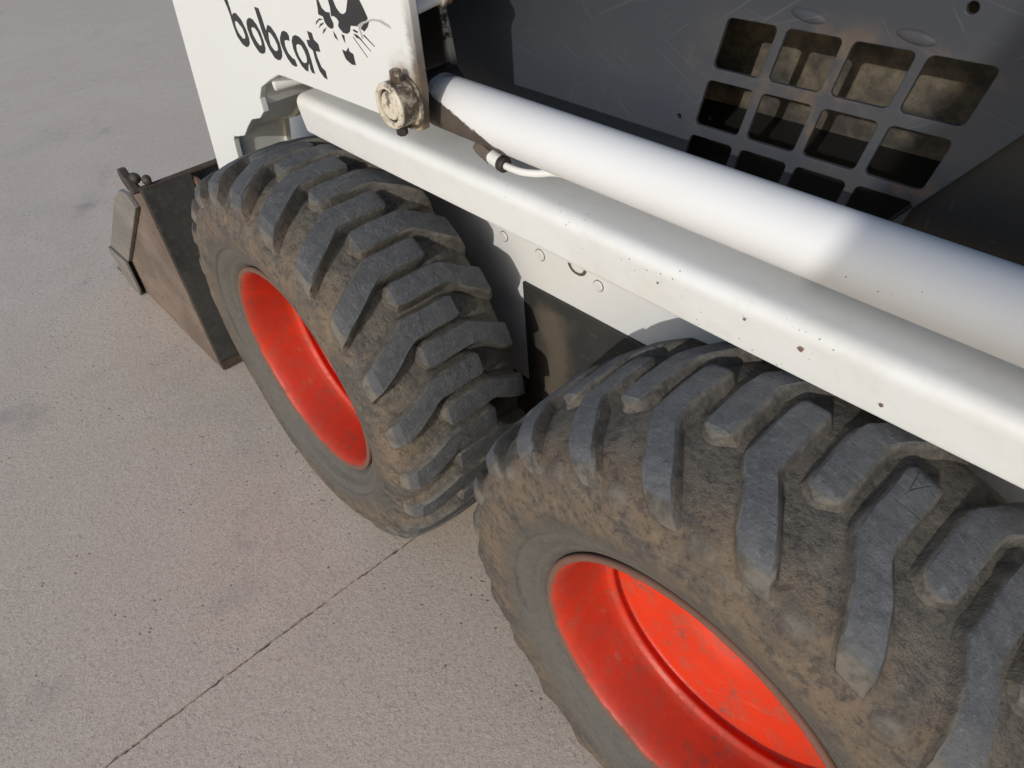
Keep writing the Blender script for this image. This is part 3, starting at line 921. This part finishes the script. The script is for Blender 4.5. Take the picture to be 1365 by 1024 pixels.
# strip that closes the box section along the front and the knee
def strip(name, pts, y0, y1, t, mat):
    vs, fs = [], []
    for i, (x, z) in enumerate(pts):
        p, q = pts[max(i - 1, 0)], pts[min(i + 1, len(pts) - 1)]
        dx, dz = q[0] - p[0], q[1] - p[1]
        l = math.hypot(dx, dz)
        nx, nz = -dz / l * t, dx / l * t
        vs += [(x, y0, z), (x, y1, z), (x + nx, y1, z + nz), (x + nx, y0, z + nz)]
    for i in range(len(pts) - 1):
        for k in range(4):
            l = (k + 1) % 4
            fs.append((4 * i + k, 4 * i + l, 4 * i + 4 + l, 4 * i + 4 + k))
    fs += [(0, 1, 2, 3), tuple(4 * (len(pts) - 1) + k for k in range(4))]
    return mesh_obj(name, vs, fs, mat, arm, angle=30)
strip('front_strip', [(-1.368, .586), (-1.281, .935), (-1.275, .985), (-1.262, 1.28)], .1425, .2395, -.010, 'white')
strip('knee_strip', [(-1.246, .586), (-1.240, .658), (-1.234, .686), (-1.226, .718), (-1.158, .746), (-1.098, .791), (-1.034, .820), (-1.013, .866), (-.928, .902), (-.73, .9070)], .1425, .2395, .010, 'white')
strip('rear_web', [(-.700, .910), (-.690, 1.24)], .1425, .2395, .010, 'greasy')
# pivot pin of the lift cylinder
px, pz = -.560, .9400
rod('pivot_boss', (px - .006, YA + .0005, pz - .004), (px - .006, YA - .009, pz - .004), .0330, 'pin', arm, seg=40, bevel=.0025)
rod('pivot_collar', (px, YA - .0085, pz), (px, YA - .034, pz), .0275, 'pin', arm, seg=40, prof=[(0, .0270), (.06, .0275), (.92, .0275), (1, .0258), (1.0, .0206), (.97, .0200), (.80, .0198), (.80, .001)])
rod('grease_ring', (px, YA - .012, pz), (px, YA - .0300, pz), .0196, 'grease', arm, seg=32)
rod('pivot_pin', (px, YA - .012, pz), (px, YA - .0325, pz), .0165, 'pin', arm, seg=36, prof=[(0, .0168), (.93, .0168), (1, .0155)])
rod('retaining_bolt', (px + .004, YA - .018, pz + .024), (px + .004, YA - .018, pz + .040), .0072, 'pin', arm, seg=6, bevel=.0015)
rod('retaining_nut', (px - .004, YA - .018, pz - .024), (px - .004, YA - .018, pz - .041), .0072, 'greasy', arm, seg=6, bevel=.0015)
# cross tube at the top
rod('cross_tube', (-.566, YA + .012, 1.033), (-.562, YA + .060, 1.040), .0095, 'hose', arm, seg=20)
rod('cross_tube_nut', (-.562, YA + .060, 1.040), (-.561, YA + .076, 1.042), .0135, 'rusty', arm, seg=20, prof=[(0, .0135), (.9, .0135), (1, .0120), (1, .0080), (.8, .0075), (.8, .001)])
# tilt cylinder rod just behind the knee
rod('tilt_rod', (-.988, .1430, .868), (-.955, .238, .876), .0165, 'hose', arm, seg=24, bevel=.003)
rod('tilt_rod_end', (-.955, .2530, .872), (-.945, .285, .875), .0205, 'brass', arm, seg=24, bevel=.004)
# lettering and emblem
def decal(name, loops, y, mat, parent):
    return plate(name, loops[0], y, .0006, mat, parent, loops[1:], 0.0)
for key, loops in LETTERS.items():
    decal('letter', loops, YA - .0004, 'decal', arm)
for k, loop in enumerate(EMBLEM):
    decal('emblem', [loop], YA - .0004, 'decal', arm)
for loop in SCRATCH:
    decal('scratch', [loop], YA - .0008, 'scratch', arm)

# ---------------------------------------------------------------- lift cylinder
cyl = part('lift_cylinder')
CY, CZ, CR = .1955, .9085, .0338
N = 72
vs, fs = [], []
prof = [(-.588, .0280), (-.5875, .0320), (-.585, CR), (-.55, CR), (-.3, CR), (0, CR), (.3, CR), (.80, CR), (.802, .03)]
for x, r in prof:
    for i in range(N):
        a = 2 * math.pi * i / N
        vs.append((x, r * math.cos(a), r * math.sin(a) - x * .0055))
for k in range(len(prof) - 1):
    for i in range(N):
        j = (i + 1) % N
        fs.append((k * N + i, k * N + j, (k + 1) * N + j, (k + 1) * N + i))
fs.append(tuple(range(N)))
fs.append(tuple(range((len(prof) - 1) * N, len(prof) * N)))
mesh_obj('barrel', vs, fs, 'cyl', cyl, loc=(0, CY, CZ))
rod('barrel_eye', (-.612, .1435, .9145), (-.612, .2385, .9145), .0280, 'grease', cyl, seg=28, bevel=.003)
rod('hose_fitting', (-.509, .187, .8755), (-.480, .184, .8680), .0112, 'brass', cyl, seg=6, bevel=.002)
rod('hose_fitting', (-.482, .184, .8685), (-.463, .183, .8655), .0092, 'hose', cyl, seg=12, bevel=.001)
rod('hose_collar', (-.464, .183, .8655), (-.453, .182, .8648), .0102, 'greasy', cyl, seg=16, bevel=.002)
tube('hose', [(-.455, .182, .8645), (-.430, .1835, .8638), (-.405, .188, .8668), (-.378, .195, .8730), (-.34, .198, .8770)], .0046, 'hose', cyl)

# ---------------------------------------------------------------- bucket
bk = part('bucket')
XB = -1.553
prof_side = [(XB, .012), (XB, .548), (-1.600, .552), (-1.640, .520), (-2.190, .085), (-2.245, .020), (-2.230, .004), (-1.600, .002)]
BW = 1.52
sp = plate('side_sheet', prof_side, -.004, .010, 'bucket_side', bk, bevel=.001)
plate('side_sheet', prof_side, BW - .006, .010, 'bucket_side', bk, bevel=.001)
cut = [(-1.622, .484), (-1.655, .512), (-1.720, .500), (-1.825, .442), (-2.262, .128), (-2.255, .060), (-2.085, .140)]
plate('side_cutter', cut, -.0165, .0120, 'bucket_edge', bk, bevel=.002)
plate('side_cutter', cut, BW + .0045, .0120, 'bucket_edge', bk, bevel=.002)
plate('edge_shoe', [(-2.262, .128), (-2.085, .140), (-2.100, .028), (-2.118, .001), (-2.205, .001), (-2.275, .100)], -.0255, .0085, 'bucket_edge', bk, bevel=.002)
box('back_sheet', XB - .002, XB + .008, .0, .118, .030, .545, 'bucket_back', bk, .002)
box('heel_plate', XB - .012, XB + .014, -.002, BW, .001, .030, 'bucket_dark', bk, .003)
box('back_rib', XB - .010, XB + .030, .1185, .1285, .200, .535, 'rust', bk, .002)
box('coupler_sheet', XB - .030, XB - .020, .129, BW - .13, .030, .545, 'bucket_blue', bk, .002)
box('back_sheet', XB - .002, XB + .008, BW - .118, BW, .030, .545, 'bucket_back', bk, .002)
rod('top_bar', (XB - .008, -.004, .546), (XB - .008, BW + .004, .546), .0070, 'bucket_dark', bk, seg=14)
box('floor_sheet', -2.20, XB - .014, .007, BW - .007, .004, .014, 'bucket_side', bk, .001)
box('inner_back', XB - .060, XB - .050, .007, BW - .007, .016, .53, 'bucket_side', bk, .001)
box('cutting_edge', -2.40, -2.17, -.020, BW + .02, .0005, .0035, 'bucket_edge', bk, 0) if False else None
plate('cutting_edge', [(-2.36, .002), (-2.355, .006), (-2.16, .022), (-2.16, .002)], -.019, BW + .038, 'bucket_edge', bk, bevel=.0005)
# rusty clamp left on the top corner
hook = [(-1.572, .536), (-1.600, .538), (-1.622, .552), (-1.628, .570), (-1.620, .586), (-1.606, .588), (-1.592, .578), (-1.576, .566), (-1.560, .544)]
plate('clamp_jaw', hook, -.018, .018, 'bucket_dark', bk, bevel=.003)
for (x, y, z, r) in ((-1.585, .004, .566, .0135), (-1.562, .022, .562, .0115)):
    bm = bmesh.new()
    bmesh.ops.create_icosphere(bm, subdivisions=2, radius=r)
    for v in bm.verts:
        v.co = (x + v.co.x * 1.2 + random.uniform(-.001, .001), y + v.co.y + random.uniform(-.001, .001), z + v.co.z * 1.05 + random.uniform(-.001, .001))
    bm_obj('clamp_bolt', bm, 'bucket_dark', bk)

# ================================================================ added board, out of view, put in only to shade the tube end
board = empty('added_shade_board', (2.9, -2.0, 0))
board['label'] = 'added grey shade board on a post, out of view, casting shade on the tube end'
board['category'] = 'board'
bo = plate('shade_board_sheet', [(.785, 1.832), (.925, 2.16), (1.18, 2.75), (3.05, 2.75), (3.05, 1.832)], -2.03, .03, 'bucket_edge', board, bevel=.002)
po = rod('post', (2.9, -1.96, 0), (2.9, -1.96, 2.7), .035, 'bucket_edge', board, seg=20)
for o in (bo, po):
    o.location = (-2.9, 2.0, 0)

# weld bead along the side cutter
rnd = random.Random(5)
a, b = Vector((-1.622, -.0065, .482)), Vector((-2.083, -.0065, .141))
vs, fs, seg, n = [], [], 8, 46
for i in range(n):
    p = a.lerp(b, i / (n - 1))
    r = .0052 + rnd.uniform(-.0022, .0024)
    for k in range(seg):
        w = 2 * math.pi * k / seg
        vs.append((p.x + r * math.cos(w) * .6, p.y + r * math.sin(w) * .9, p.z + r * math.cos(w) * .8))
for i in range(n - 1):
    for k in range(seg):
        j = (k + 1) % seg
        fs.append((i * seg + k, i * seg + j, (i + 1) * seg + j, (i + 1) * seg + k))
fs += [tuple(range(seg)), tuple(range((n - 1) * seg, n * seg))]
mesh_obj('weld_bead', vs, fs, 'bucket_dark', bk, angle=80)
